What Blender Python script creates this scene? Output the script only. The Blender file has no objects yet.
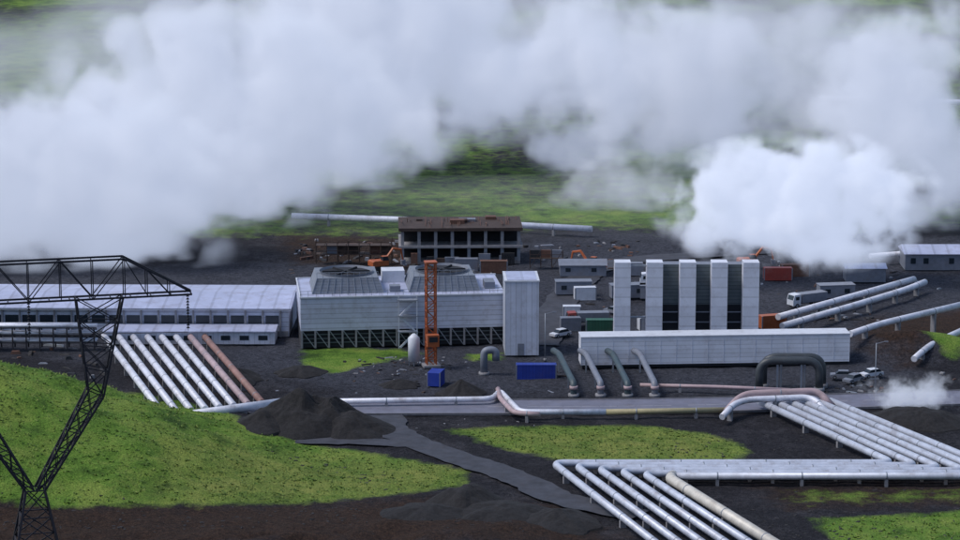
import bpy, math, random
import numpy as np
from mathutils import Vector, Matrix
random.seed(7); rng=np.random.default_rng(5)
sc=bpy.context.scene
H=117.0; PITCH=math.radians(11.3); F=2722.0
cp,sp=math.cos(PITCH),math.sin(PITCH)
def ray(u,v):
    dx=(u-480)/F; dy=(270-v)/F
    return Vector((dx, cp+dy*sp, -sp+dy*cp))
def G(u,v,z=0.0):
    d=ray(u,v); t=(H-z)/(-d.z); return Vector((d.x*t,d.y*t,z))
def W(u,v,y):
    d=ray(u,v); t=y/d.y; return Vector((d.x*t,y,H+d.z*t))
# ---------- world / camera / sun
cam=bpy.data.cameras.new("camera"); cam.lens=F/960*36; cam.sensor_width=36; cam.clip_start=1; cam.clip_end=20000
co=bpy.data.objects.new("camera",cam); sc.collection.objects.link(co)
co.location=(0,0,H); co.rotation_euler=(math.pi/2-PITCH,0,0); sc.camera=co
SE,SR=math.radians(55),math.radians(-100)   # azimuth from +Y toward +X
w=bpy.data.worlds.new("World"); sc.world=w; w.use_nodes=True
nt=w.node_tree; bg=nt.nodes["Background"]; sky=nt.nodes.new("ShaderNodeTexSky")
sky.sky_type='NISHITA'; sky.sun_disc=False; sky.sun_elevation=SE; sky.sun_rotation=SR; sky.altitude=300
sky.air_density=1.0; sky.dust_density=2.0
nt.links.new(sky.outputs[0],bg.inputs[0]); bg.inputs[1].default_value=0.15
sd=Vector((math.sin(SR)*math.cos(SE),math.cos(SR)*math.cos(SE),math.sin(SE)))
sl=bpy.data.lights.new("sun","SUN"); sl.energy=2.0; sl.angle=math.radians(20); sl.color=(1,0.97,0.93)
so=bpy.data.objects.new("sun",sl); sc.collection.objects.link(so)
so.rotation_euler=sd.to_track_quat('Z','Y').to_euler()
sc.view_settings.view_transform='Standard'; sc.view_settings.look='None'; sc.view_settings.exposure=0
# ---------- materials
def mat(name,col,rough=0.7,metal=0.0,var=0.15,scale=0.6,bands=None,dirt=0.0,bump=0.0):
    m=bpy.data.materials.new(name); m.use_nodes=True; n=m.node_tree; L=n.links
    b=n.nodes["Principled BSDF"]; b.inputs["Roughness"].default_value=rough; b.inputs["Metallic"].default_value=metal
    tc=n.nodes.new("ShaderNodeTexCoord")
    no=n.nodes.new("ShaderNodeTexNoise"); no.inputs["Scale"].default_value=scale; no.inputs["Detail"].default_value=6; no.inputs["Roughness"].default_value=0.65
    L.new(tc.outputs["Object"],no.inputs["Vector"])
    mr=n.nodes.new("ShaderNodeMapRange"); mr.inputs[1].default_value=0.3; mr.inputs[2].default_value=0.7
    mr.inputs[3].default_value=1-var; mr.inputs[4].default_value=1+var*0.5
    L.new(no.outputs[0],mr.inputs[0])
    mx=n.nodes.new("ShaderNodeVectorMath"); mx.operation='SCALE'; mx.inputs[0].default_value=col
    L.new(mr.outputs[0],mx.inputs["Scale"]); out=mx.outputs[0]
    if bands:
        axis,period,amt=bands
        sx=n.nodes.new("ShaderNodeSeparateXYZ"); L.new(tc.outputs["Object"],sx.inputs[0])
        a=n.nodes.new("ShaderNodeMath"); a.operation='MULTIPLY'; a.inputs[1].default_value=1/period; L.new(sx.outputs[axis],a.inputs[0])
        f=n.nodes.new("ShaderNodeMath"); f.operation='FRACT'; L.new(a.outputs[0],f.inputs[0])
        c=n.nodes.new("ShaderNodeMath"); c.operation='LESS_THAN'; c.inputs[1].default_value=0.16; L.new(f.outputs[0],c.inputs[0])
        fl=n.nodes.new("ShaderNodeMath"); fl.operation='FLOOR'; L.new(a.outputs[0],fl.inputs[0])
        wn=n.nodes.new("ShaderNodeTexWhiteNoise"); wn.noise_dimensions='1D'; L.new(fl.outputs[0],wn.inputs["W"])
        k=n.nodes.new("ShaderNodeMath"); k.operation='MULTIPLY_ADD'; k.inputs[1].default_value=-amt; k.inputs[2].default_value=1; L.new(c.outputs[0],k.inputs[0])
        k2=n.nodes.new("ShaderNodeMath"); k2.operation='MULTIPLY_ADD'; k2.inputs[1].default_value=-0.10; L.new(wn.outputs[0],k2.inputs[0]); L.new(k.outputs[0],k2.inputs[2])
        s2=n.nodes.new("ShaderNodeVectorMath"); s2.operation='SCALE'; L.new(out,s2.inputs[0]); L.new(k2.outputs[0],s2.inputs["Scale"]); out=s2.outputs[0]
    if dirt>0:
        n2=n.nodes.new("ShaderNodeTexNoise"); n2.inputs["Scale"].default_value=0.35; n2.inputs["Detail"].default_value=8; n2.inputs["Roughness"].default_value=.75
        L.new(tc.outputs["Object"],n2.inputs["Vector"])
        r2=n.nodes.new("ShaderNodeMapRange"); r2.inputs[1].default_value=0.50; r2.inputs[2].default_value=0.72; r2.inputs[4].default_value=dirt; L.new(n2.outputs[0],r2.inputs[0])
        m3=n.nodes.new("ShaderNodeMix"); m3.data_type='RGBA'; L.new(r2.outputs[0],m3.inputs[0]); L.new(out,m3.inputs[6]); m3.inputs[7].default_value=(.16,.11,.09,1); out=m3.outputs[2]
    L.new(out,b.inputs["Base Color"])
    if bump>0:
        bp=n.nodes.new("ShaderNodeBump"); bp.inputs["Strength"].default_value=bump; bp.inputs["Distance"].default_value=0.3; L.new(no.outputs[0],bp.inputs["Height"]); L.new(bp.outputs[0],b.inputs["Normal"])
    return m
M=dict(
 clad=mat("white_cladding",(.58,.62,.75),.5,.1,.14,.3,(2,0.95,.30),.45),
 cladv=mat("white_cladding_vertical",(.65,.69,.81),.5,.1,.14,.3,(0,1.0,.18),.4),
 roof=mat("pale_roof",(.48,.52,.70),.5,.1,.16,.2,(0,3.1,.18),.45),
 fin=mat("fin_panel",(.76,.79,.89),.5,0,.10,.3,(2,1.9,.15),.3),
 wallw=mat("white_ribbed_panel",(.80,.83,.92),.45,0,.10,.2,(2,0.8,.22),.32),
 slat=mat("louvre_panel",(.11,.14,.15),.6,0,.25,.5,(2,0.7,.5),.2),
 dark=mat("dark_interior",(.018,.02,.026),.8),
 conc=mat("concrete",(.26,.26,.28),.85,0,.25,.8,None,.4),
 steel=mat("galvanised_steel",(.30,.33,.38),.5,.4,.2,1),
 lattice=mat("weathered_steel",(.028,.028,.038),.7,.2,.3,1),
 orange=mat("orange_paint",(.40,.10,.03),.5,0,.25,1.5,None,.3),
 red=mat("red_paint",(.30,.05,.04),.5,0,.25,1.5,None,.3),
 rust=mat("rusty_primer",(.14,.07,.05),.8,0,.35,1.5,None,.4),
 pipe=mat("aluminium_pipe",(.56,.60,.70),.45,.2,.2,.5,None,.5),
 pipew=mat("pale_pipe",(.70,.72,.81),.5,.1,.18,.5,None,.55),
 pipec=mat("cream_pipe",(.62,.59,.53),.5,.1,.2,.5,None,.5),
 pipey=mat("yellow_primer_pipe",(.38,.34,.20),.6,0,.25,.5,None,.5),
 pipeg=mat("dark_green_pipe",(.055,.065,.075),.5,.2,.25,.5,None,.3),
 pipep=mat("pinkish_primer_pipe",(.44,.33,.35),.6,0,.2,.5,None,.5),
 piper=mat("rusty_pipe",(.30,.17,.15),.65,0,.3,.5,None,.7),
 blue=mat("blue_paint",(.02,.05,.34),.45,0,.15,1,(0,.6,.25),.15),
 green=mat("green_paint",(.03,.13,.08),.5,0,.2,1,(0,.6,.25),.2),
 white=mat("white_paint",(.62,.65,.72),.45,0,.1,1,None,.3),
 grey=mat("grey_paint",(.19,.21,.26),.5,0,.2,1,None,.3),
 teal=mat("teal_paint",(.055,.085,.10),.5,0,.2,1,None,.3),
 yellow=mat("yellow_paint",(.40,.22,.04),.5,0,.2,1,None,.3),
 glass=mat("window_glass",(.02,.03,.04),.12,0,.1),
 tyre=mat("tyre_rubber",(.02,.02,.02),.85),
 brown=mat("brown_shuttering",(.055,.036,.03),.8,0,.35,1,None,.3),
 wood=mat("timber",(.20,.15,.10),.8,0,.3,1),
 rock=mat("lava_rock",(.035,.033,.036),.95,0,.5,.8),
)
# ---------- mesh builder
def fillet(pts,rad,k=6):
    pts=[Vector(p) for p in pts]; out=[pts[0]]
    for i in range(1,len(pts)-1):
        a,b,c=pts[i-1],pts[i],pts[i+1]
        d1=(a-b); d2=(c-b); r=min(rad,d1.length*.45,d2.length*.45)
        p=b+d1.normalized()*r; q=b+d2.normalized()*r
        for j in range(k+1):
            t=j/k; out.append(p*(1-t)**2+b*2*t*(1-t)+q*t*t)
    out.append(pts[-1]); return out
class MB:
    def __init__(s,name): s.name=name; s.v=[]; s.f=[]; s.m=[]; s.sm=[]; s.ml=[]
    def mi(s,m):
        if m not in s.ml: s.ml.append(m)
        return s.ml.index(m)
    def add(s,vs,fs,m,smooth=False):
        o=len(s.v); s.v+= [tuple(x) for x in vs]; i=s.mi(m)
        for f in fs: s.f.append([o+a for a in f]); s.m.append(i); s.sm.append(smooth)
    def box(s,x0,x1,y0,y1,z0,z1,m):
        vs=[(x0,y0,z0),(x1,y0,z0),(x1,y1,z0),(x0,y1,z0),(x0,y0,z1),(x1,y0,z1),(x1,y1,z1),(x0,y1,z1)]
        s.add(vs,[(3,2,1,0),(4,5,6,7),(0,1,5,4),(1,2,6,5),(2,3,7,6),(3,0,4,7)],m)
    def prism(s,pr,y0,y1,m):   # profile in xz
        n=len(pr); vs=[(x,y0,z) for x,z in pr]+[(x,y1,z) for x,z in pr]
        fs=[tuple(range(n)),tuple(range(2*n-1,n-1,-1))]+[((i+1)%n,i,n+i,n+(i+1)%n) for i in range(n)]
        s.add(vs,fs,m)
    def tube(s,pts,r,m,n=12,cap=True,smooth=True):
        pts=[Vector(p) for p in pts]; rs=r if isinstance(r,list) else [r]*len(pts)
        t=(pts[1]-pts[0]).normalized(); up=Vector((0,0,1)) if abs(t.z)<.9 else Vector((1,0,0))
        a=t.cross(up).normalized(); vs=[]
        for i,p in enumerate(pts):
            if i==0: t=(pts[1]-pts[0])
            elif i==len(pts)-1: t=(pts[i]-pts[i-1])
            else: t=(pts[i+1]-pts[i]).normalized()+(pts[i]-pts[i-1]).normalized()
            t.normalize(); a=(a-t*a.dot(t)).normalized(); b=t.cross(a)
            for j in range(n):
                g=2*math.pi*(j+.5)/n; vs.append(p+(a*math.cos(g)+b*math.sin(g))*rs[i])
        fs=[]
        for i in range(len(pts)-1):
            for j in range(n):
                k=(j+1)%n; fs.append((i*n+j,i*n+k,(i+1)*n+k,(i+1)*n+j))
        s.add(vs,fs,m,smooth)
        if cap:
            o=len(s.v)-len(vs); i=s.mi(m)
            s.f.append([o+j for j in range(n)][::-1]); s.m.append(i); s.sm.append(False)
            s.f.append([o+(len(pts)-1)*n+j for j in range(n)]); s.m.append(i); s.sm.append(False)
    def beam(s,a,b,w_,m): s.tube([a,b],w_*.7071,m,4,True,False)
    def build(s,loc=(0,0,0),rz=0.0):
        me=bpy.data.meshes.new(s.name); me.from_pydata(s.v,[],s.f)
        for m in s.ml: me.materials.append(M[m] if isinstance(m,str) else m)
        me.polygons.foreach_set("material_index",s.m); me.polygons.foreach_set("use_smooth",s.sm)
        import bmesh
        bm=bmesh.new(); bm.from_mesh(me); bmesh.ops.recalc_face_normals(bm,faces=bm.faces); bm.to_mesh(me); bm.free()
        o=bpy.data.objects.new(s.name,me); sc.collection.objects.link(o); o.location=loc; o.rotation_euler=(0,0,rz); return o
# ---------- terrain
def ss(t): t=np.clip(t,0,1); return t*t*(3-2*t)
_g=rng.random((256,256))
def vn(x,y,s):
    x=np.asarray(x)/s+57.3; y=np.asarray(y)/s+13.1
    xi=np.floor(x).astype(int); yi=np.floor(y).astype(int); fx=ss(x-xi); fy=ss(y-yi)
    g=lambda a,b:_g[a%256,b%256]
    return (g(xi,yi)*(1-fx)+g(xi+1,yi)*fx)*(1-fy)+(g(xi,yi+1)*(1-fx)+g(xi+1,yi+1)*fx)*fy
EMB=G(912,352)
def terr(x,y):
    x=np.asarray(x,float); y=np.asarray(y,float)
    hill=17*ss((-24-x)/78)*ss((y-388)/38)*ss((470-y)/34)
    hill=hill*(0.86+0.28*vn(x,y,15))+ss(hill/3)*(1.4*vn(x,y,6)+.5*vn(x,y,2.5)-.9)
    z=hill
    z=z+np.maximum(0,378-y)*0.293
    z=z+4.5*np.exp(-((x-EMB.x)/15)**2-((y-EMB.y)/7)**2)
    z=z-0.35*vn(x,y,3.1)-0.25*vn(x,y,9)
    nb=ss((398-y)/12)*ss((14-x)/10); z=z+nb*(1.6*vn(x,y,6)+.8*vn(x,y,2.2))
    far=ss((y-1500)/2500); z=z+far*(260*vn(x,y,900)+60*vn(x,y,260))+ss((y-700)/300)*5*(vn(x,y,70)-.4)
    return z
def tz(x,y): return float(terr(x,y))
def axis(segs):
    out=[]
    for a,b,s in segs: out+=list(np.arange(a,b,s))
    out.append(segs[-1][1]); return np.array(out)
xs=axis([(-6000,-1000,500),(-1000,-300,50),(-300,-130,6),(-130,130,0.9),(130,300,6),(300,1000,50),(1000,6000,500)])
ys=axis([(-800,0,80),(0,360,12),(360,560,1.0),(560,760,2.0),(760,1300,8),(1300,9000,150)])
X,Y=np.meshgrid(xs,ys); Z=terr(X,Y)
def sdist(poly):
    P=np.array([(p[0],p[1]) for p in poly]); d=np.full(X.shape,1e9); ins=np.zeros(X.shape,bool)
    for i in range(len(P)):
        a=P[i]; b=P[(i+1)%len(P)]; e=b-a; t=np.clip(((X-a[0])*e[0]+(Y-a[1])*e[1])/(e@e),0,1)
        d=np.minimum(d,np.hypot(X-a[0]-t*e[0],Y-a[1]-t*e[1]))
        c=((a[1]>Y)!=(b[1]>Y)); xx=(b[0]-a[0])*(Y-a[1])/((b[1]-a[1]) if b[1]!=a[1] else 1e-9)+a[0]
        ins^=(c&(X<xx))
    return np.where(ins,d,-d)
def PG(l): return [G(u,v) for u,v in l]
def zone(polys,wd=4.0):
    r=np.full(X.shape,-1e9)
    for p in polys: r=np.maximum(r,sdist(p))
    return np.clip(.5+r/(2*wd),0,1)
grass=zone([ [(-260,372+26),(-260,476),(-60,474),(-47,462)]+PG([(262,436),(330,446),(400,456),(466,469),(462,484),(400,492),(330,500),(180,508),(60,514)])+[(-90,400)],
  PG([(450,428),(520,424),(640,425),(705,431),(748,446),(738,463),(650,463),(560,458),(500,446)]),
  PG([(302,347),(400,347),(420,352),(385,360),(330,372),(306,366)]),
  PG([(470,352),(500,352),(498,358),(470,358)]),
  PG([(815,517),(990,508),(1000,560),(850,560)]),
  PG([(925,352),(990,325),(990,350),(950,362)]) ],3.0)
farg=ss((Y-605)/40)*(0.28+0.45*vn(X,Y,30))
farg=np.where((Y>605),farg,0); grass=np.maximum(grass,farg)
gz=zone([PG([(770,487),(980,483),(980,502),(790,506)]),PG([(640,438),(760,446),(740,470),(700,470)])],4)*.47
grass=np.maximum(grass,gz)
yel=zone([PG([(200,452),(470,462),(470,490),(330,504),(230,508),(130,512),(180,480)]),PG([(450,424),(748,424),(748,463),(560,463)])],9)*.75
brown=zone([PG([(-60,512),(200,508),(420,497),(560,505),(620,545),(-60,560)]),PG([(846,345),(870,318),(990,305),(990,335),(900,366)]),PG([(280,232),(420,236),(410,268),(300,262)]),PG([(770,487),(980,483),(980,502),(790,506)])],7)
gravel=zone([PG([(-80,270),(250,262),(600,230),(1000,236),(1000,330),(850,400),(420,395),(370,400),(260,375),(-80,345)])],8)*.8
nx,ny=len(xs),len(ys)
vv=np.stack([X.ravel(),Y.ravel(),Z.ravel()],1)
idx=np.arange(nx*ny).reshape(ny,nx)
ff=np.stack([idx[:-1,:-1].ravel(),idx[:-1,1:].ravel(),idx[1:,1:].ravel(),idx[1:,:-1].ravel()],1)
me=bpy.data.meshes.new("ground"); me.vertices.add(len(vv)); me.vertices.foreach_set("co",vv.ravel())
me.loops.add(ff.size); me.loops.foreach_set("vertex_index",ff.ravel()); me.polygons.add(len(ff))
me.polygons.foreach_set("loop_start",np.arange(0,ff.size,4)); me.polygons.foreach_set("loop_total",np.full(len(ff),4)); 
me.update(calc_edges=True); me.validate(); me.polygons.foreach_set("use_smooth",[True]*len(ff))
for nm,a in (("grass",grass),("brown",brown),("gravel",gravel),("yellowing",yel)):
    at=me.attributes.new(nm,'FLOAT','POINT'); at.data.foreach_set("value",a.ravel().astype(np.float32))
go=bpy.data.objects.new("ground",me); sc.collection.objects.link(go)
gm=bpy.data.materials.new("ground_soil_and_moss"); gm.use_nodes=True; n=gm.node_tree; L=n.links; b=n.nodes["Principled BSDF"]; b.inputs["Roughness"].default_value=.95; b.inputs["Specular IOR Level"].default_value=.15
tc=n.nodes.new("ShaderNodeTexCoord")
def noise(s,d=6,r=.65):
    x=n.nodes.new("ShaderNodeTexNoise"); x.inputs["Scale"].default_value=s; x.inputs["Detail"].default_value=d; x.inputs["Roughness"].default_value=r; L.new(tc.outputs["Object"],x.inputs["Vector"]); return x.outputs[0]
def ramp(inp,stops):
    r=n.nodes.new("ShaderNodeValToRGB"); e=r.color_ramp.elements
    e[0].position=stops[0][0]; e[0].color=(*stops[0][1],1); e[1].position=stops[1][0]; e[1].color=(*stops[1][1],1)
    for p,c in stops[2:]:
        q=e.new(p); q.color=(*c,1)
    L.new(inp,r.inputs[0]); return r.outputs[0]
def mixc(f,a,c):
    x=n.nodes.new("ShaderNodeMix"); x.data_type='RGBA'; L.new(f,x.inputs[0]); L.new(a,x.inputs[6]); L.new(c,x.inputs[7]); return x.outputs[2]
nA=noise(.25,8,.7); nB=noise(1.4,6,.7); nD=noise(4,4,.7); nE=noise(.11,8,.70)
def mask(attr,amt=.9,sh=.12,src=None):
    a=n.nodes.new("ShaderNodeAttribute"); a.attribute_name=attr
    k=n.nodes.new("ShaderNodeMath"); k.operation='MULTIPLY_ADD'; L.new(src or nA,k.inputs[0]); k.inputs[1].default_value=amt; k.inputs[2].default_value=-amt/2
    s=n.nodes.new("ShaderNodeMath"); s.operation='ADD'; L.new(a.outputs["Fac"],s.inputs[0]); L.new(k.outputs[0],s.inputs[1])
    r=n.nodes.new("ShaderNodeMapRange"); r.inputs[1].default_value=.5-sh; r.inputs[2].default_value=.5+sh; L.new(s.outputs[0],r.inputs[0]); return r.outputs[0]
soil=ramp(nB,[(.3,(.008,.008,.011)),(.75,(.040,.039,.047))])
soil2=ramp(nB,[(.3,(.018,.018,.023)),(.75,(.080,.077,.088))])
rs=n.nodes.new("ShaderNodeMapRange"); rs.inputs[1].default_value=.48; rs.inputs[2].default_value=.62; rs.inputs[4].default_value=.8; L.new(nE,rs.inputs[0])
soil=mixc(rs.outputs[0],soil,soil2)
grav=ramp(nB,[(.3,(.016,.018,.025)),(.72,(.090,.095,.12))])
brn=ramp(nB,[(.3,(.014,.010,.009)),(.75,(.070,.042,.030))])
g1=ramp(nE,[(.34,(.040,.080,.016)),(.47,(.115,.215,.032)),(.60,(.19,.27,.052))])
g2=ramp(nA,[(.35,(.10,.16,.03)),(.62,(.25,.27,.07))])
gr=mixc(mask("yellowing",1.2,.4,nE),g1,g2)
c=mixc(mask("gravel",1.5,.3,nE),soil,grav); c=mixc(mask("brown",1.2,.25),c,brn); c=mixc(mask("grass",1.1,.16),c,gr)
d=n.nodes.new("ShaderNodeMapRange"); d.inputs[1].default_value=.3; d.inputs[2].default_value=.7; d.inputs[3].default_value=.45; d.inputs[4].default_value=1.45; L.new(nD,d.inputs[0])
s=n.nodes.new("ShaderNodeVectorMath"); s.operation='SCALE'; L.new(c,s.inputs[0]); L.new(d.outputs[0],s.inputs["Scale"]); L.new(s.outputs[0],b.inputs["Base Color"])
bp=n.nodes.new("ShaderNodeBump"); bp.inputs["Strength"].default_value=.9; bp.inputs["Distance"].default_value=.7; L.new(nB,bp.inputs["Height"]); L.new(bp.outputs[0],b.inputs["Normal"])
me.materials.append(gm)
# grass tufts : one mass
M['tuftd']=mat("tuft_green",(.085,.15,.028),.9,0,.4,.3); M['tuftl']=mat("tuft_light",(.17,.23,.05),.9,0,.4,.3)
q=MB("grass_tufts")
sel=np.argwhere((grass>.58)&(Y<475)&(Y>385)&(X>-110)&(X<110))
pick=sel[rng.choice(len(sel),8000,replace=True)]
for (iy,ix) in pick:
    x=xs[ix]+random.uniform(-.6,.6); y=ys[iy]+random.uniform(-.6,.6); z=float(Z[iy,ix])-.05; h=random.uniform(.12,.32); r_=random.uniform(.2,.5); mm='tuftd' if random.random()<.5 else 'tuftl'
    vs=[];fs=[]
    for k in range(3):
        g=random.uniform(0,6.28); a=len(vs); cx=x+r_*math.cos(g)*.5; cy=y+r_*math.sin(g)*.5
        vs+=[(cx-math.sin(g)*r_*.5,cy+math.cos(g)*r_*.5,z),(cx+math.sin(g)*r_*.5,cy-math.cos(g)*r_*.5,z),(cx+math.cos(g)*.2,cy+math.sin(g)*.2,z+h)]; fs.append((a,a+1,a+2))
    q.add(vs,fs,mm)
q.build()
# ---------- roads
M['asph']=mat("asphalt",(.16,.165,.22),.7,0,.25,.4,None,.3)
M['asphd']=mat("dark_asphalt",(.048,.051,.066),.75,0,.5,.4,None,.1)
M['paint']=mat("road_paint",(.40,.40,.43),.7,0,.4,1)
M['kerb']=mat("kerb_stone",(.16,.16,.18),.85,0,.3,1)
def road(name,pts,wd,m,z=.06,line=False,kerb='kerb'):
    pts=fillet([Vector((p[0],p[1],0)) for p in pts],14,8); q=MB(name)
    P=[]
    for i in range(len(pts)-1):
        n_=max(1,int((pts[i+1]-pts[i]).length/1.5)); P+=[pts[i].lerp(pts[i+1],j/n_) for j in range(n_)]
    P.append(pts[-1])
    if not kerb: pts=P
    L_=[];R_=[]
    for i,p in enumerate(pts):
        t=(pts[min(i+1,len(pts)-1)]-pts[max(i-1,0)]).normalized(); nn=Vector((-t.y,t.x,0))
        j1=j2=0
        if not kerb: j1=(float(vn(p.x,p.y,1.7))-.5)*1.0; j2=(float(vn(p.x+50,p.y,1.7))-.5)*1.0
        L_.append(p+nn*(wd/2+j1)+Vector((0,0,z))); R_.append(p-nn*(wd/2+j2)+Vector((0,0,z)))
    k=len(pts); q.add(L_+R_,[(i,i+1,k+i+1,k+i) for i in range(k-1)],m)
    for side,E in ((1,L_),(-1,R_)):   # kerb
        vs=[]
        for i,p in enumerate(E):
            t=(pts[min(i+1,k-1)]-pts[max(i-1,0)]).normalized(); nn=Vector((-t.y,t.x,0))*side
            vs+= [p+Vector((0,0,-.3)),p+Vector((0,0,.12)),p+nn*.3+Vector((0,0,.12)),p+nn*.3+Vector((0,0,-.3))]
        if kerb: q.add(vs,[(4*i+j,4*i+j+1,4*i+5+j,4*i+4+j) for i in range(k-1) for j in range(3)],kerb)
    if line:
        for i in range(k-1):
            p,r_=pts[i],pts[i+1]; l=(r_-p).length; t=(r_-p)/max(l,1e-6); nn=Vector((-t.y,t.x,0)); x=0
            while x<l-3 :
                a=p+t*x; c_=p+t*(x+3); zz=Vector((0,0,z+.006))
                q.add([a-nn*.08+zz,c_-nn*.08+zz,c_+nn*.08+zz,a+nn*.08+zz],[(0,1,2,3)],'paint'); x+=6
    return q.build()
road("road",[G(150,432),G(270,408),G(420,407),G(600,407),G(760,404),G(1010,396)],9.5,'asph',line=True)
road("road",[G(385,415),G(392,432),G(440,452),G(520,478),G(560,500),G(640,515)],6.0,'asphd',.03,kerb=None)
road("road",[G(230,441),G(330,440),G(420,444)],4.5,'asphd',.045,kerb=None)
road("road",[G(540,345),G(560,300),G(600,262),G(760,250),G(1000,246)],7,'asphd',.03,kerb=None)
# ---------- pipes
def pipeline(name,pts,r,m,sup=9.0,rad=4.0,rings=True,supports=True):
    q=MB(name); pts=[Vector(p) for p in pts]
    q.tube(fillet(pts,rad,8),r,m,14)
    for i in range(len(pts)-1):
        a,b_=pts[i],pts[i+1]; l=(b_-a).length; k=max(1,int(l/sup)); t=(b_-a).normalized()
        if abs(t.z)>.3: continue
        for j in range(k):
            p=a+(b_-a)*((j+.5)/k)
            if rings: q.tube([p-t*.10,p+t*.10],r*1.06,'steel',14)
            if supports:
                g=tz(p.x,p.y); nn=Vector((-t.y,t.x,0))
                if p.z-r-g>.05:
                    vs=[]
                    for zz in (g-.3,p.z-r*.8):
                        for sa,sb in ((-1,-1),(1,-1),(1,1),(-1,1)): 
                            v_=p+nn*sa*r*.8+t*sb*.25; vs.append((v_.x,v_.y,zz))
                    q.add(vs,[(0,1,2,3),(4,5,6,7),(0,1,5,4),(1,2,6,5),(2,3,7,6),(3,0,4,7)],'conc')
    return q.build()
def zz(p,z): return Vector((p.x,p.y,z))
for i in range(6):
    vi=463.0+2.6*i
    a=G(758+14.5*i,401,1.3); b_=G(893+24*i,vi,1.3); c_=G(553+22.5*i,vi,1.3); d_=G(656+23.5*i,543,1.3)
    e_=d_+(d_-c_)*.12
    if i<5: pipeline("steam_pipe",[a,b_,c_,e_],.60,'pipe',11,2.2)
    else:
        pipeline("steam_pipe",[a,b_,c_+Vector((1.5,0,0))],.60,'pipe',11,2.2)
        pipeline("steam_pipe",[c_+Vector((1.2,.4,0)),c_+(e_-c_)*.04,e_],.85,'pipec',11,1.5)
for i in range(8):
    a=G(104+14.3*i,336,1.4); b_=G(163+14.2*i,414-1.6*i,1.4)
    pipeline("steam_pipe",[a,b_],.62,'pipew' if i<6 else ('pipep' if i==6 else 'piper'),10)
q=MB("pipe_header"); a=G(168,418,1.2); b_=G(285,402,1.2); q.tube([a,b_],.8,'pipew',14)
for k in range(7):
    p=a+(b_-a)*(k+.5)/7; q.beam(zz(p,-.4),zz(p,.5),1.2,'conc')
q.build()
pipeline("water_pipe",[G(285,402,1),G(420,400,1),G(492,399,1),G(500,391,1),G(520,412,1),G(606,412,1)],.5,'pipew',8,2)
pipeline("water_pipe",[G(606,412,1),G(726,410,1)],.5,'pipey',8,2)
pipeline("water_pipe",[G(498,389,1.2),G(500,398,1.2),G(514,413,1.2),G(540,414.5,1.2)],.45,'pipep',8,2)
pipeline("water_pipe",[G(726,412,1),G(742,394,3.2),G(818,391,3.2),G(832,406,1)],.62,'pipep',8,5,supports=True)
pipeline("water_pipe",[G(722,417,1),G(738,400,2.4),G(812,397,2.4),G(826,411,1)],.55,'pipew',8,5)
pipeline("water_pipe",[G(640,385,1),G(720,387,1),G(790,390,1)],.35,'pipep',8,2)
for k in range(2):
    q=MB("arched_pipe"); a=G(759+4*k,390-4*k,0); b_=G(819+3*k,390-4*k,0)
    h=5.4
    q.tube(fillet([a-Vector((0,0,.3)),zz(a,h),zz(b_,h),b_-Vector((0,0,.3))],3.2,10),.72,'pipeg',16)
    for p in (a,b_): q.tube([zz(p,-.3),zz(p,.5)],1.0,'conc',12)
    for t in (.3,.7):
        p=a.lerp(b_,t); q.beam(zz(p,-.3),zz(p,h-.5),.35,'steel')
    q.build()
for k,u in enumerate((559,586,613,640)):
    q=MB("gooseneck_pipe"); a=G(u,371,0); b_=G(u+17,399,0); c_=a.lerp(b_,.55)
    pts=fillet([zz(a,3.2)+Vector((-1,3,0)),zz(a,3.2),zz(c_,2.5),zz(b_.lerp(c_,.3),2.2),zz(b_.lerp(c_,.3),-.3)],2,6)
    q.tube(pts,.58,'teal' if k%2==0 else 'grey',12)
    p=b_.lerp(c_,.3); q.tube([zz(p,1.1),zz(p,1.7)],.75,'pipep',12); q.tube([zz(p,-.3),zz(p,.25)],1.0,'conc',12)
    q.beam(zz(c_,-.3),zz(c_,2.2),.3,'steel'); q.beam(zz(a,-.3),zz(a,2.9),.3,'steel'); q.build()
pipeline("hill_pipeline",[G(292,216,1.8),G(440,221,1.8),G(592,229,1.8)],.75,'pipew',14)
pipeline("hill_pipeline",[G(820,98,2),G(1010,104,2)],.9,'pipew',30)
pipeline("steam_pipe",[G(778,317,2.2),G(850,297,2.2),G(914,279,2.2)],.65,'pipew',10)
pipeline("steam_pipe",[G(782,326,2.0),G(856,305,2.0),G(908,289,2.0),G(925,282,2)],.65,'pipew',10)
pipeline("steam_pipe",[G(850,334,4.5),G(880,324,4.5),G(985,299,4.5)],.62,'pipew',10)
pipeline("steam_pipe",[G(914,359,1.5),G(930,345,2.5),G(990,318,2.5)],.6,'pipew',10)
pipeline("steam_pipe",[G(870,256,2),G(1000,246,2)],.6,'pipew',14)
# ---------- buildings
q=MB("cooling_tower"); Lw,Dp,Ht=39.5,19.0,9.8
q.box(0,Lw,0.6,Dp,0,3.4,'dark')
q.box(0,Lw,0,Dp,3.4,Ht,'clad')
for i in range(16):
    x=i*(Lw-.35)/15; q.box(x,x+.35,-.02,.5,0,3.4,'conc')
    if i<15: q.beam((x+.3,.15,3.35),(x+(Lw-.35)/15,.15,.1),.16,'steel')
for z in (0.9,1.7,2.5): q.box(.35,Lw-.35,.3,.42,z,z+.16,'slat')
for j in range(7): q.box(-.02,.4,j*3.1,j*3.1+.35,0,3.38,'conc')
q.box(-.15,Lw+.15,-.15,.1,Ht,Ht+.25,'white'); q.box(-.15,.1,.1,Dp+.1,Ht,Ht+.25,'white'); q.box(.1,Lw+.15,Dp-.1,Dp+.15,Ht,Ht+.25,'white')
for i in range(27):
    x=i*Lw/26; q.beam((x,.2,Ht+.2),(x,.2,Ht+1.3),.07,'steel')
for z in (.75,1.3): q.beam((0,.2,Ht+z),(Lw,.2,Ht+z),.07,'steel')
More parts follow.
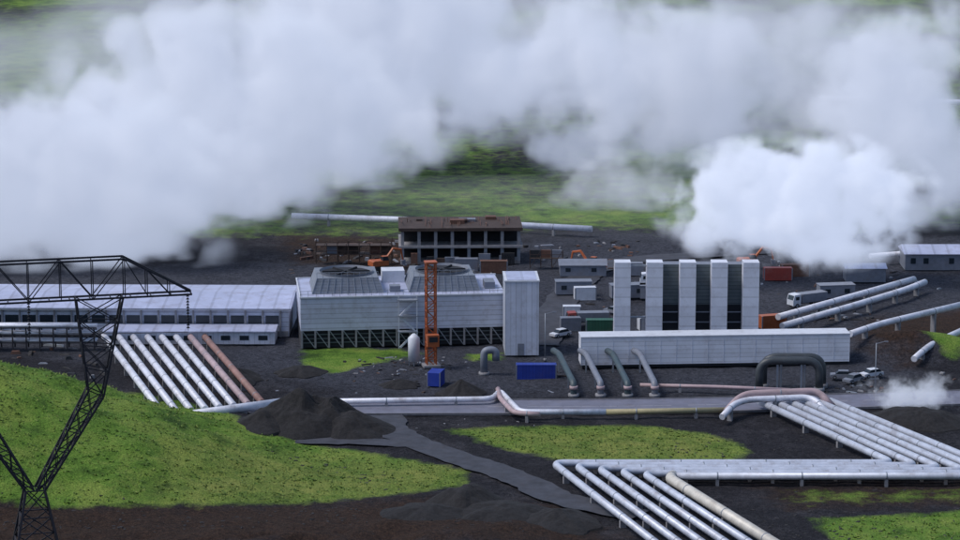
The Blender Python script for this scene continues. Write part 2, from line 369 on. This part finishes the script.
q.box(.2,Lw-.2,.3,Dp-.2,Ht+.003,Ht+.06,'roof')
M['mesh']=mat("grey_louvre_mesh",(.22,.25,.30),.6,.1,.2,.6,(2,.55,.35),.3)
for cx in (9.3,28.0):   # low flared fan housings
    z0,z1=Ht+.08,Ht+3.0; a1,a0,b1,b0=6.9,5.9,6.2,5.4; cy=9.5
    vs=[(cx-a1,cy-b1,z0),(cx+a1,cy-b1,z0),(cx+a1,cy+b1,z0),(cx-a1,cy+b1,z0),(cx-a0,cy-b0,z1),(cx+a0,cy-b0,z1),(cx+a0,cy+b0,z1),(cx-a0,cy+b0,z1)]
    q.add(vs,[(0,1,5,4),(1,2,6,5),(2,3,7,6),(3,0,4,7),(4,5,6,7)],'mesh')
    q.tube([(cx,cy,z1+.02),(cx,cy,z1+.5)],[5.0,5.2],'grey',28,False); q.tube([(cx,cy,z1+.01),(cx,cy,z1+.06)],4.9,'dark',28)
    for k in range(6):
        g=k*math.pi/3; q.beam((cx,cy,z1+.3),(cx+4.6*math.cos(g),cy+4.6*math.sin(g),z1+.25),.3,'dark')
    for k in range(11):
        t=k/10; q.beam((cx-a1+2*a1*t,cy-b1-.05,z0),(cx-a0+2*a0*t,cy-b0-.05,z1),.14,'steel'); q.beam((cx-a0+2*a0*t,cy-b0,z1),(cx-a0+2*a0*t,cy-b0,z1+1.1),.07,'steel')
    q.beam((cx-a0,cy-b0,z1+1.1),(cx+a0,cy-b0,z1+1.1),.08,'steel')
q.box(16.6,21,13,17,Ht+.06,Ht+2.4,'white'); q.box(17.5,19.5,4,6,Ht+.06,Ht+1.2,'grey'); q.box(36,38,5,9,Ht+.06,Ht+1.4,'grey')
for k in range(3):
    z0=k*3.1; s_=1 if k%2==0 else -1
    q.beam((20.5-s_*1.5,-1.2,z0),(20.5+s_*1.5,-1.2,z0+3.1),.35,'white'); q.box(18.6,22.4,-1.9,-.3,z0+3.05,z0+3.2,'steel')
for x in (18.7,22.2): q.beam((x,-1.8,0),(x,-1.8,10.4),.18,'white')
a=G(301,348); q.build(zz(a,-.1),math.radians(6))
q=MB("pump_house"); q.box(0,6.4,0,9,0,14.2,'cladv'); q.box(-.12,6.52,-.12,9.12,14.2,14.5,'white'); q.box(2.4,3.6,-.06,0.1,0,2.3,'grey'); q.box(.4,6,.4,8.6,14.52,14.6,'roof')
for y in (2,5): q.box(6.38,6.44,y,y+1.4,8,9,'glass')
q.build(zz(G(505,355),-.1),math.radians(2))
q=MB("turbine_hall"); x0=G(-140,337).x-G(289,337).x
q.box(x0,0,0.5,22,0,5.4,'clad')
q.box(x0-.5,.5,-.4,-.1,5.4,5.7,'white')
vs=[(x0-.5,-.4,5.76),(.5,-.4,5.76),(.5,11,6.7),(x0-.5,11,6.7),(.5,22.6,5.76),(x0-.5,22.6,5.76),(x0-.5,-.4,5.5),(.5,-.4,5.5),(.5,22.6,5.5),(x0-.5,22.6,5.5)]
q.add(vs,[(0,1,2,3),(3,2,4,5),(6,7,8,9),(1,0,6,7),(1,7,8,4,2),(0,6,9,5,3)],'roof')
x=x0+1
while x<-2:
    q.box(x,x+2.6,.42,.52,2.6,4.2,'glass'); q.box(x+2.75,x+3.05,.1,.45,0,5.4,'conc'); x+=3.4
q.box(x0,-.2,.35,.48,0,1.1,'conc')
q.build(zz(G(289,337),-.05),math.radians(-1.0))
q=MB("annex_building"); q.box(0,33,0,6,0,2.4,'cladv'); q.box(-.2,33.2,-.3,6.2,2.4,2.6,'roof')
for i in range(9): q.box(1+i*3.6,2.8+i*3.6,-.04,.05,.8,1.7,'glass')
q.build(zz(G(104,344),-.05),0)
q=MB("pipe_rack")
for i in range(12):
    x=i*2.6
    for y in (0,2.5): q.beam((x,y,0),(x,y,4.4),.25,'lattice')
    for z in (1.4,2.9,4.3): q.beam((x,0,z),(x,2.5,z),.2,'lattice')
for z in (1.4,2.9,4.3): 
    for y in (.4,1.2,2.0): q.tube([(-.5,y,z+.35),(29,y,z+.35)],.22 if z<4 else .3,'pipew' if y!=1.2 else 'pipe',8)
    q.beam((0,0,z),(28.6,0,z),.2,'lattice')
q.build(zz(G(-55,350),0),0)
# fin tower
q=MB("cooling_tower"); y=G(620,346).y; sc_=F/(y*cp+H*sp)
base=G(614,346); fx=lambda u:(u-614)/sc_
top=16.4
for u0 in (614,646,679,710.5,742):
    q.box(fx(u0),fx(u0+16),0,3.2,0,top,'fin')
q.box(fx(655),fx(750),3.4,13,0,top-2.5,'dark')
q.box(fx(660),fx(744),3.22,3.4,7.5,top-1.0,'slat')
for u0 in (662,695,726.5):
    for z in (2,4,6): q.box(fx(u0),fx(u0+16.2),3.0,3.2,z,z+.2,'steel')
q.box(fx(629.8),fx(646.2),1.2,1.6,5.3,5.6,'steel'); q.box(fx(629.8),fx(646.2),1.2,1.6,top-1,top-.7,'steel')
q.box(fx(655),fx(750),3.4,13,top-2.5,top-2.3,'grey')
q.build(zz(base,-.05),0)
a=G(581,368); b_=G(849,364); q=MB("cooling_water_basin"); l=(b_-a).length
q.box(0,l,0,4.5,.5,5.7,'wallw'); q.box(.2,l-.2,.25,4.3,-.1,.5,'dark'); q.box(-.08,l+.08,-.08,4.58,5.7,5.9,'white')
for i in range(18): q.box(i*l/17-.05,i*l/17+.05,-.04,.0,.5,5.68,'fin')
q.build(a,math.atan2(b_.y-a.y,b_.x-a.x))
q=MB("construction_hoist"); w_=.85; hh=19.6
for sx in(-1,1):
    for sy in(-1,1): q.beam((sx*w_,sy*w_,0),(sx*w_,sy*w_,hh),.24,'orange')
nseg=13
for i in range(nseg):
    z0=i*hh/nseg; z1=(i+1)*hh/nseg; s_=1 if i%2 else -1
    for sgn in(-1,1):
        q.beam((-w_*s_,sgn*w_,z0),(w_*s_,sgn*w_,z1),.14,'orange'); q.beam((sgn*w_,-w_*s_,z0),(sgn*w_,w_*s_,z1),.14,'orange')
        q.beam((-w_,sgn*w_,z1),(w_,sgn*w_,z1),.14,'orange'); q.beam((sgn*w_,-w_,z1),(sgn*w_,w_,z1),.14,'orange')
q.box(-1.6,1.6,-1.6,1.6,0,.4,'conc'); q.box(-1.1,1.1,-2.6,-1.1,4.2,6.4,'orange'); q.box(-.8,.8,-2.65,-2.55,5.1,6.1,'dark'); q.box(-1.1,1.1,-1.1,1.1,hh,hh+.3,'orange')
q.build(zz(G(431,366),0),.2)
q=MB("storage_silo"); q.tube([(0,0,.6),(0,0,5),(0,0,5.8)],[1.1,1.1,.3],'white',18)
for g in range(4): q.beam((math.cos(g*1.57)*.9,math.sin(g*1.57)*.9,-.2),(math.cos(g*1.57)*.9,math.sin(g*1.57)*.9,.8),.2,'steel')
q.build(zz(G(414,364),0))
q=MB("ventilation_duct"); q.tube(fillet([(0,0,-.2),(0,0,4.5),(2.2,0,4.5),(2.2,0,2.5)],1.2,6),.7,'grey',14); q.tube([(0,0,-.2),(0,0,.4)],1,'conc',12); q.build(zz(G(484,374),0),.1)
q=MB("building_under_construction"); wd=26.5
q.box(0,wd,0,14,-.1,.5,'conc'); q.box(.5,wd-.5,5,13.5,.5,7.4,'dark')
for z in (3.6,7.4): q.box(-.5,wd+.5,-.5,14,z,z+(.5 if z<5 else .7),'conc' if z<5 else 'brown')
for i in range(8):
    x=i*(wd-.7)/7
    q.box(x,x+.7,0,.7,.5,3.6,'steel'); q.box(x,x+.7,0,.7,4.1,7.4,'conc')
for i in range(30): 
    x=random.uniform(0,wd); q.beam((x,random.uniform(0,12),8.1),(x+random.uniform(-.2,.2),random.uniform(0,12),8.1+random.uniform(.4,1.0)),.12,'rust')
for i in range(9): x=random.uniform(0,wd-4); q.box(x,x+random.uniform(1,4),-1.2,-.6,.0,random.uniform(1,3),random.choice(['grey','rust','brown','dark']))
for i in range(6): x=random.uniform(0,wd-4); yy=random.uniform(2,10); q.box(x,x+random.uniform(1,4),yy,yy+2,8.1,8.1+random.uniform(.3,1),random.choice(['grey','rust','brown','dark']))
q.build(zz(G(401,264),0),math.radians(2))
def scaffold(name,u,v,wd,h,dp,rz=0,m='rust'):
    q=MB(name); nxs=int(wd/2.4)
    for i in range(nxs+1):
        for y in (0,dp): q.beam((i*2.4,y,0),(i*2.4,y,h+random.uniform(-1,.4)),.15,m)
    z=2
    while z<h:
        q.box(0,nxs*2.4,0.1,dp-.1,z,z+.12,'brown'); q.beam((0,-.08,z+1),(nxs*2.4,-.08,z+1),.1,m); z+=2
    for i in range(0,nxs,2): q.beam((i*2.4,-.1,0),(i*2.4+2.4,-.1,h),.1,m)
    for i in range(nxs):
        if random.random()<.6: z=2*random.randint(1,max(1,int(h/2)-1)); q.box(i*2.4,i*2.4+2.2,dp*.4,dp*.6,z+.12,z+1.8,random.choice(['brown','grey','rust','dark','rust']))
    return q.build(zz(G(u,v),0),rz)
scaffold("scaffolding",316,264,19,5.2,3,0,'brown'); scaffold("scaffolding",530,268,9,4,2.5,0,'brown')
def shed(name,u,v,w_,d_,h,m='white',r='roof',rz=0):
    q=MB(name); q.box(0,w_,0,d_,0,h,m)
    q.add([(-.3,-.3,h),(w_+.3,-.3,h),(w_+.3,d_+.3,h),(-.3,d_+.3,h),(-.3,d_/2,h+d_*.15),(w_+.3,d_/2,h+d_*.15)],[(0,1,5,4),(3,2,5,4),(0,4,3),(1,2,5),(0,1,2,3)],r)
    x=1.2; q.box(w_*.42,w_*.42+2.2,-.05,.05,0,min(2.6,h*.8),'grey')
    while x<w_-2:
        if abs(x-w_*.42)>2.4: q.box(x,x+1.1,-.05,.05,h*.4,h*.75,'glass')
        x+=2.8
    return q.build(zz(G(u,v),-.05),rz)
shed("warehouse",905,270,16,9,3.6,'grey'); shed("warehouse",846,282,8.5,5,3.0,'grey')
shed("workshop",560,276,10,6,2.4,'grey','grey')
# ---------- vehicles & containers
def container(u,v,col,rz=0,l=6.1,name="shipping_container"):
    q=MB(name); q.box(0,l,0,2.4,.15,2.6,col)
    for x in (0,l-.16):
        for y in (-.04,2.28): q.box(x-.02,x+.18,y,y+.16,0,2.66,'grey')
    for z in (.0,2.58): q.box(.18,l-.18,-.05,.06,z+.02,z+.16,col)
    q.box(l+.0,l+.05,.3,1.15,.3,2.45,'grey'); 
    for y in(.5,.95,1.4,1.9): q.beam((l+.08,y,.25),(l+.08,y,2.5),.06,'steel')
    k=.7
    while k<l-.3: q.box(k,k+.1,-.035,0,.2,2.55,col); k+=.45
    p=G(u,v); return q.build(zz(p,tz(p.x,p.y)+.05),rz)
def cabin(u,v,col='white',rz=0,l=7.5,name="site_cabin"):
    q=MB(name); q.box(0,l,0,2.9,.3,2.9,col); q.box(-.1,l+.1,-.1,3.0,2.9,3.05,'grey'); q.box(.3,l-.3,.3,2.6,-.2,.3,'dark')
    q.box(l*.15,l*.3,-.05,.03,1.3,2.2,'glass'); q.box(l*.7,l*.85,-.05,.03,1.3,2.2,'glass'); q.box(l*.45,l*.58,-.05,.03,.4,2.4,'grey')
    return q.build(zz(G(u,v),0),rz)
def wheels(q,xs_,y0,y1,r=.34,w_=.24):
    for x in xs_:
        for y in (y0,y1): q.tube([(x,y-w_/2,r),(x,y+w_/2,r)],r,'tyre',14); q.tube([(x,y-w_/2-.01,r),(x,y+w_/2+.01,r)],r*.5,'steel',10)
def car(u,v,col,rz=0):
    q=MB("parked_car")
    q.prism([(0,.35),(0,.8),(.9,.92),(3.6,.95),(4.3,.85),(4.35,.35)],-.85,.85,col)
    q.prism([(.95,.93),(1.55,1.42),(3.3,1.45),(3.95,.93)],-.74,.74,'glass'); q.prism([(1.5,1.44),(1.6,1.5),(3.2,1.52),(3.35,1.45)],-.7,.7,col)
    wheels(q,(.85,3.5),-.8,.8); return q.build(zz(G(u,v),0),rz)
def truck(u,v,col,rz=0,load='grey',name="lorry"):
    q=MB(name); q.prism([(0,.6),(0,1.7),(.35,2.8),(1.9,2.9),(1.9,.6)],-1.15,1.15,col); q.prism([(-.02,1.75),(.3,2.65),(.36,2.6),(.1,1.7)],-1,1,'glass'); q.box(.6,1.5,-1.18,1.18,1.7,2.4,'glass')
    q.box(1.9,8.4,-.5,.5,.7,1.0,'dark'); q.prism([(2.2,1.0),(2.2,2.8),(8.5,2.8),(8.3,1.0)],-1.2,1.2,load); wheels(q,(1,5.9,7.2),-1,1,.5,.35); return q.build(zz(G(u,v),0),rz)
def excavator(u,v,rz=0,col='yellow'):
    q=MB("excavator")
    for y in (-1.2,1.2): q.prism([(-1.8,.2),(-2.1,.6),(-1.7,.95),(1.7,.95),(2.1,.6),(1.8,.2),(1.5,0),(-1.5,0)],y-.3,y+.3,'tyre')
    q.box(-.8,.8,-.9,.9,.5,1.1,'grey'); q.prism([(-2.3,1.1),(-2.3,2.1),(-1.9,2.3),(1.5,2.2),(1.6,1.1)],-1.3,1.3,col)
    q.prism([(.1,2.2),(.2,3.1),(1.3,3.1),(1.6,2.2)],-1.25,-.2,'glass'); q.box(.15,1.35,-1.28,-.17,3.1,3.2,col)
    q.tube([(1.2,.4,1.7),(3.4,.4,4.4),(5.4,.4,4.0)],[.35,.32,.24],col,6,True,False); q.tube([(5.3,.4,4.2),(5.9,.4,1.6)],[.25,.18],col,6,True,False)
    q.prism([(5.4,1.6),(6.3,1.7),(6.2,.7),(5.5,.6)],-.1,.9,'grey'); return q.build(zz(G(u,v),0),rz)
for a_ in [(516,378,'blue',0,7.4),(440,386,'blue',1.35,3.8),(586,333,'green',0,5.4),(563,318,'white',0,3.6),(561,330,'grey',.1,4),(640,330,'white',.2,5),
  (762,328,'orange',.3,5.5),(764,280,'red',0,6.1),(782,276,'rust',.1,6.1),(575,300,'white',.1,4.5),(480,272,'rust',0,6),(455,270,'grey',0,5),(620,275,'grey',0,5)]:
    container(*a_[:4],l=a_[4])
for a_ in [(556,296),(612,300),(820,300),(640,300)]: cabin(*a_,'grey',random.uniform(-.2,.2))
cc=['white','grey','grey','white','grey','teal','red']
for i,(u,v) in enumerate([(552,338),(830,378),(846,384),(862,378),(606,312),(812,318),(600,342)]):
    car(u,v,cc[i%7],random.uniform(-1,1))
for a_ in [(566,326,'red',.1,'grey'),(790,308,'white',.5,'grey'),(640,286,'white',0,'white')]: truck(*a_)
for a_ in [(595,272,2.6),(380,270,.5),(748,268,.2)]: excavator(*a_,'orange')
def lamp(u,v):
    q=MB("street_lamp"); q.tube([(0,0,-.2),(0,0,9)],[.12,.07],'steel',8); q.beam((0,0,8.9),(1.6,0,9.3),.08,'steel'); q.box(1.4,2.1,-.13,.13,9.2,9.35,'grey'); q.tube([(0,0,-.2),(0,0,.3)],.3,'conc',8); q.build(zz(G(u,v),0))
for u,v in [(545,360),(875,392)]: lamp(u,v)
def debris(name,poly,cnt,smin,smax,mats):
    q=MB(name); P=PG(poly); x0_=min(p.x for p in P);x1_=max(p.x for p in P);y0_=min(p.y for p in P);y1_=max(p.y for p in P); k=0
    def ins(x,y):
        r_=False
        for i in range(len(P)):
            a,b_=P[i],P[i-1]
            if (a.y>y)!=(b_.y>y) and x<(b_.x-a.x)*(y-a.y)/(b_.y-a.y)+a.x: r_=not r_
        return r_
    cl=[(random.uniform(x0_,x1_),random.uniform(y0_,y1_)) for _ in range(max(4,cnt//25))]
    while k<cnt:
        cx,cy=random.choice(cl); x=random.gauss(cx,4); y=random.gauss(cy,4)
        if random.random()<.3: x=random.uniform(x0_,x1_); y=random.uniform(y0_,y1_)
        k+=1
        if not ins(x,y): continue
        l=random.uniform(smin,smax)*random.choice([1,1,2.5]); w_=random.uniform(smin,smax)*.6; h=random.uniform(.15,.7)*smax*.5; g=random.uniform(0,3.14); z=tz(x,y)-.1
        ca,sa=math.cos(g),math.sin(g); vs=[]
        if mats==['rock'] or mats==['rock','conc']: l=min(l,smax); h*=.8
        for zz_ in (z,z+h):
            for a,b_ in ((-1,-1),(1,-1),(1,1),(-1,1)):
                j=random.uniform(.5,.95) if zz_>z else random.uniform(.8,1.1); vs.append((x+(a*l*ca-b_*w_*sa)*.5*j,y+(a*l*sa+b_*w_*ca)*.5*j,zz_))
        q.add(vs,[(0,1,2,3),(4,5,6,7),(0,1,5,4),(1,2,6,5),(2,3,7,6),(3,0,4,7)],random.choice(mats))
    return q.build()
cm=['grey','rust','steel','conc','brown','rock','rock','rock','rock','dark']
debris("construction_debris",[(230,372),(300,356),(500,356),(580,376),(560,394),(380,396),(280,392)],150,.3,1.0,cm)
debris("construction_debris",[(540,330),(560,262),(610,262),(610,340),(560,350)],80,.4,1.3,cm)
debris("construction_debris",[(760,330),(760,262),(960,250),(960,290),(850,330)],100,.4,1.3,cm)
debris("construction_debris",[(290,272),(300,240),(640,240),(640,272)],300,.6,2.0,['rust','brown','grey','conc','rock','dark'])
debris("construction_debris",[(820,395),(850,368),(960,366),(960,395)],40,.4,1.2,cm)
debris("construction_debris",[(-20,352),(90,340),(110,385),(60,372)],40,.6,2,cm)
debris("lava_rocks",[(230,446),(540,495),(640,540),(400,540),(-20,540),(-20,508),(430,500)],900,.2,.8,['rock'])
debris("lava_rocks",[(640,440),(980,420),(980,540),(780,540),(700,480)],700,.2,.8,['rock'])
debris("lava_rocks",[(240,400),(500,410),(540,424),(300,440)],200,.2,.7,['rock','conc'])
dm=mat("black_soil",(.017,.016,.018),.98,0,.6,1.2,None,0,.8); M['dm']=dm
def mound(u,v,rx,ry,h,name="dirt_mound",seed=0,m='dm'):
    q=MB(name); nr,na=22,56; c0=G(u,v); vs=[]
    for i in range(nr+1):
        r_=i/nr
        for j in range(na):
            g=2*math.pi*j/na; x=r_*rx*math.cos(g); y=r_*ry*math.sin(g)
            wob=1+.35*(float(vn(math.cos(g)*3+seed,math.sin(g)*3,1))-.5)
            z=h*(max(0,1-r_**1.25)*(.75+.5*float(vn(x+seed*9,y,3.0)))+.16*(float(vn(x,y+seed,1.0))-.5)*(1-r_))-.3*(r_>.97)
            vs.append((x*wob,y*wob,z))
    q.add(vs,[(i*na+j,i*na+(j+1)%na,(i+1)*na+(j+1)%na,(i+1)*na+j) for i in range(nr) for j in range(na)],m,False)
    return q.build((c0.x,c0.y,tz(c0.x,c0.y)))
mound(306,426,12,9,6.0,seed=1); mound(352,430,7,7,3.6,seed=2); mound(264,430,6,6,2.4,seed=3)
mound(466,500,6,8,2.8,seed=4); mound(462,392,4.6,5,2.2,seed=5); mound(500,512,8,7,2,seed=6); mound(920,420,9,8,2.6,seed=7); mound(430,512,7,6,1.5,seed=8); mound(560,520,6,8,1.8,seed=9)
mound(300,372,5,4,1.5,seed=10); mound(400,384,4,3,1.2,seed=11); mound(240,378,4,6,2,seed=12)
# ---------- pylon
def pylon(loc,rz):
    q=MB("electricity_pylon"); m='lattice'
    def truss(A,B,n_,w1=.17,w2=.09):
        for i in range(4): q.beam(A[i],B[i],w1,m)
        pr=None
        for k in range(n_+1):
            C=[Vector(A[i]).lerp(Vector(B[i]),k/n_) for i in range(4)]
            for i in range(4): q.beam(C[i],C[(i+1)%4],w2,m)
            if pr:
                for i in range(4): 
                    q.beam(pr[i],C[(i+1)%4],w2,m); q.beam(pr[(i+1)%4],C[i],w2,m)
            pr=C
    sq=lambda x0,x1,y,z:[(x0,-y,z),(x1,-y,z),(x1,y,z),(x0,y,z)]
    truss(sq(-3.4,3.4,3.4,-.5),sq(-.9,.9,.9,12),5,.22,.1)
    for s_ in (-1,1):
        truss([(s_*a,b_,z) for a,b_,z in ((.1,-.8,12),(.95,-.8,12),(.95,.8,12),(.1,.8,12))],[(s_*a,b_,z) for a,b_,z in ((5.3,-.8,21.5),(6.7,-.8,20.8),(6.7,.8,20.8),(5.3,.8,21.5))],5)
        truss([(s_*a,b_,z) for a,b_,z in ((5.3,-.8,21.5),(6.7,-.8,20.8),(6.7,.8,20.8),(5.3,.8,21.5))],[(s_*a,b_,z) for a,b_,z in ((4.4,-.8,30.3),(8.8,-.8,30.3),(8.8,.8,30.3),(4.4,.8,30.3))],4)
        for y in(-.8,.8):
            q.beam((s_*9,y,34),(s_*15.3,y*.3,30.5),.16,m)
            for k in range(3): 
                x=9+k*2.1; zt=34-(x-9)/6.3*3.5; q.beam((s_*x,y,30.3),(s_*x,y,zt),.09,m); q.beam((s_*x,y,zt),(s_*(x+2.1),y*.7,30.4),.09,m)
    for y in(-.8,.8):
        q.beam((-15.3,y,30.3),(15.3,y,30.3),.17,m); q.beam((-9,y,34),(9,y,34),.17,m)
        n_=6
        for k in range(n_):
            x=-9+18*k/n_; x2=x+18/n_; q.beam((x,y,30.3),(x2,y,34),.09,m) if k%2 else q.beam((x,y,34),(x2,y,30.3),.09,m); q.beam((x,y,30.3),(x,y,34),.09,m)
    for k in range(17): x=-15.3+30.6*k/16; q.beam((x,-.8,30.3),(x,.8,30.3),.09,m)
    for x in (-15,0,15):
        for k in range(12): q.tube([(x,0,30.1-k*.28),(x,0,29.95-k*.28)],[.06,.18],'lattice',8)
        q.beam((x,0,30.3),(x,0,26.6),.05,m)
    for sx in(-3.4,3.4):
        for sy in(-3.4,3.4): q.box(sx-.5,sx+.5,sy-.5,sy+.5,-1.2,.1,'conc')
    return q.build(loc,rz)
yp=250; z34=W(30,262,yp).z; px=W(27,258,yp).x; rz=math.radians(14)
pb=Vector((px,yp,z34-34)); pylon(pb,rz)
dr=Vector((-math.sin(rz+.25),math.cos(rz+.25),0)); p2=pb+dr*330; p2.z=tz(p2.x,p2.y); pylon(p2,rz)
q=MB("power_line")
for x in (-15,0,15):
    o_=Vector((math.cos(rz)*x,math.sin(rz)*x,26.5)); a=pb+o_; b_=p2+o_
    q.tube([a.lerp(b_,k/24)-Vector((0,0,9*4*(k/24)*(1-k/24))) for k in range(25)],.03,'lattice',5)
q.build()
# ---------- steam
def steam(u,v,y,rx,ry,rz_,dens,ns=.035,seed=0,amt=1.5,bias=.0,em=.0,name="steam_cloud",det=3,step=1.0,puff=.75,ps=2.0,ramp_=.5):
    c0=W(u,v,y)
    bpy.ops.mesh.primitive_ico_sphere_add(subdivisions=3,radius=1,location=c0); o=bpy.context.object; o.name=name; o.scale=(rx,ry,rz_)
    m=bpy.data.materials.new("glowing_steam_volume"); m.use_nodes=True; n=m.node_tree; L=n.links; n.nodes.clear()
    out=n.nodes.new("ShaderNodeOutputMaterial"); pv=n.nodes.new("ShaderNodeVolumePrincipled"); L.new(pv.outputs[0],out.inputs["Volume"])
    pv.inputs["Color"].default_value=(.98,.985,1,1); pv.inputs["Anisotropy"].default_value=0.0
    tc=n.nodes.new("ShaderNodeTexCoord"); ln=n.nodes.new("ShaderNodeVectorMath"); ln.operation='LENGTH'; L.new(tc.outputs["Object"],ln.inputs[0])
    ge=n.nodes.new("ShaderNodeNewGeometry"); ad=n.nodes.new("ShaderNodeVectorMath"); ad.operation='ADD'; ad.inputs[1].default_value=(seed*131,seed*57,seed*23); L.new(ge.outputs["Position"],ad.inputs[0])
    no=n.nodes.new("ShaderNodeTexNoise"); no.inputs["Scale"].default_value=ns; no.inputs["Detail"].default_value=det; no.inputs["Roughness"].default_value=.6; L.new(ad.outputs[0],no.inputs["Vector"])
    a=n.nodes.new("ShaderNodeMath"); a.operation='SUBTRACT'; a.inputs[0].default_value=.62+bias; L.new(ln.outputs["Value"],a.inputs[1])
    k=n.nodes.new("ShaderNodeMath"); k.operation='MULTIPLY_ADD'; L.new(no.outputs[0],k.inputs[0]); k.inputs[1].default_value=amt*1.6; k.inputs[2].default_value=-amt*.8
    s_=n.nodes.new("ShaderNodeMath"); s_.operation='ADD'; L.new(a.outputs[0],s_.inputs[0]); L.new(k.outputs[0],s_.inputs[1]); val=s_.outputs[0]
    if puff>0:
        wv=n.nodes.new("ShaderNodeVectorMath"); wv.operation='SCALE'; wv.inputs["Scale"].default_value=14.0; L.new(no.outputs["Color"],wv.inputs[0])
        w2=n.nodes.new("ShaderNodeVectorMath"); w2.operation='ADD'; L.new(ad.outputs[0],w2.inputs[0]); L.new(wv.outputs[0],w2.inputs[1])
        vo=n.nodes.new("ShaderNodeTexVoronoi"); vo.inputs["Scale"].default_value=ns*ps; L.new(w2.outputs[0],vo.inputs["Vector"])
        k3=n.nodes.new("ShaderNodeMath"); k3.operation='MULTIPLY_ADD'; L.new(vo.outputs["Distance"],k3.inputs[0]); k3.inputs[1].default_value=-puff; k3.inputs[2].default_value=puff*.5
        s3=n.nodes.new("ShaderNodeMath"); s3.operation='ADD'; L.new(val,s3.inputs[0]); L.new(k3.outputs[0],s3.inputs[1]); val=s3.outputs[0]
    r_=n.nodes.new("ShaderNodeMapRange"); r_.inputs[1].default_value=0; r_.inputs[2].default_value=ramp_; r_.inputs[4].default_value=dens; L.new(val,r_.inputs[0])
    e_=n.nodes.new("ShaderNodeMapRange"); e_.inputs[1].default_value=1.0; e_.inputs[2].default_value=.75; L.new(ln.outputs["Value"],e_.inputs[0])
    d_=n.nodes.new("ShaderNodeMath"); d_.operation='MULTIPLY'; L.new(r_.outputs[0],d_.inputs[0]); L.new(e_.outputs[0],d_.inputs[1])
    L.new(d_.outputs[0],pv.inputs["Density"])
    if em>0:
        q_=n.nodes.new("ShaderNodeMath"); q_.operation='MULTIPLY'; q_.inputs[1].default_value=em; L.new(d_.outputs[0],q_.inputs[0]); L.new(q_.outputs[0],pv.inputs["Emission Strength"]); pv.inputs["Emission Color"].default_value=(.68,.77,1,1)  # bluish emission glow stands in for light scattered inside the steam
    o.data.materials.append(m)
    m.cycles.volume_step_rate=step
    return o
E=.36  # strength of the glow added to the steam in place of inner scattering
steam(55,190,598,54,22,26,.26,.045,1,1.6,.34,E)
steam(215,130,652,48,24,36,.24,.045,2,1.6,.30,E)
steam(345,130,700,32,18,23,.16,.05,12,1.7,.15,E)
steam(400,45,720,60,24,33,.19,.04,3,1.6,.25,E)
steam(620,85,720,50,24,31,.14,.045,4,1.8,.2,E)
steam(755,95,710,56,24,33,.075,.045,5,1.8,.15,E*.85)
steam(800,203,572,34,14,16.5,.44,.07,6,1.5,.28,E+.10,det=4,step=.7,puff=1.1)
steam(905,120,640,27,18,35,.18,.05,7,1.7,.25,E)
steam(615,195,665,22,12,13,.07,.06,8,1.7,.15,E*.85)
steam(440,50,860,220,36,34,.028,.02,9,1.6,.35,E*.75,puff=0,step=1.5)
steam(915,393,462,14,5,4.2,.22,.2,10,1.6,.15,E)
# thin uniform mist over the far side of the yard
c0=W(560,236,655); bpy.ops.mesh.primitive_ico_sphere_add(subdivisions=4,radius=1,location=c0); o=bpy.context.object; o.name="steam_mist"; o.scale=(150,40,14)
m=bpy.data.materials.new("glowing_thin_mist"); m.use_nodes=True; n=m.node_tree; n.nodes.clear(); out=n.nodes.new("ShaderNodeOutputMaterial"); pv=n.nodes.new("ShaderNodeVolumePrincipled"); n.links.new(pv.outputs[0],out.inputs["Volume"])
pv.inputs["Color"].default_value=(.95,.97,1,1); pv.inputs["Density"].default_value=.0022; pv.inputs["Emission Strength"].default_value=.0022*.35; pv.inputs["Emission Color"].default_value=(.68,.78,1,1); o.data.materials.append(m)  # mist gets a weak built-in glow too, in place of scattered light
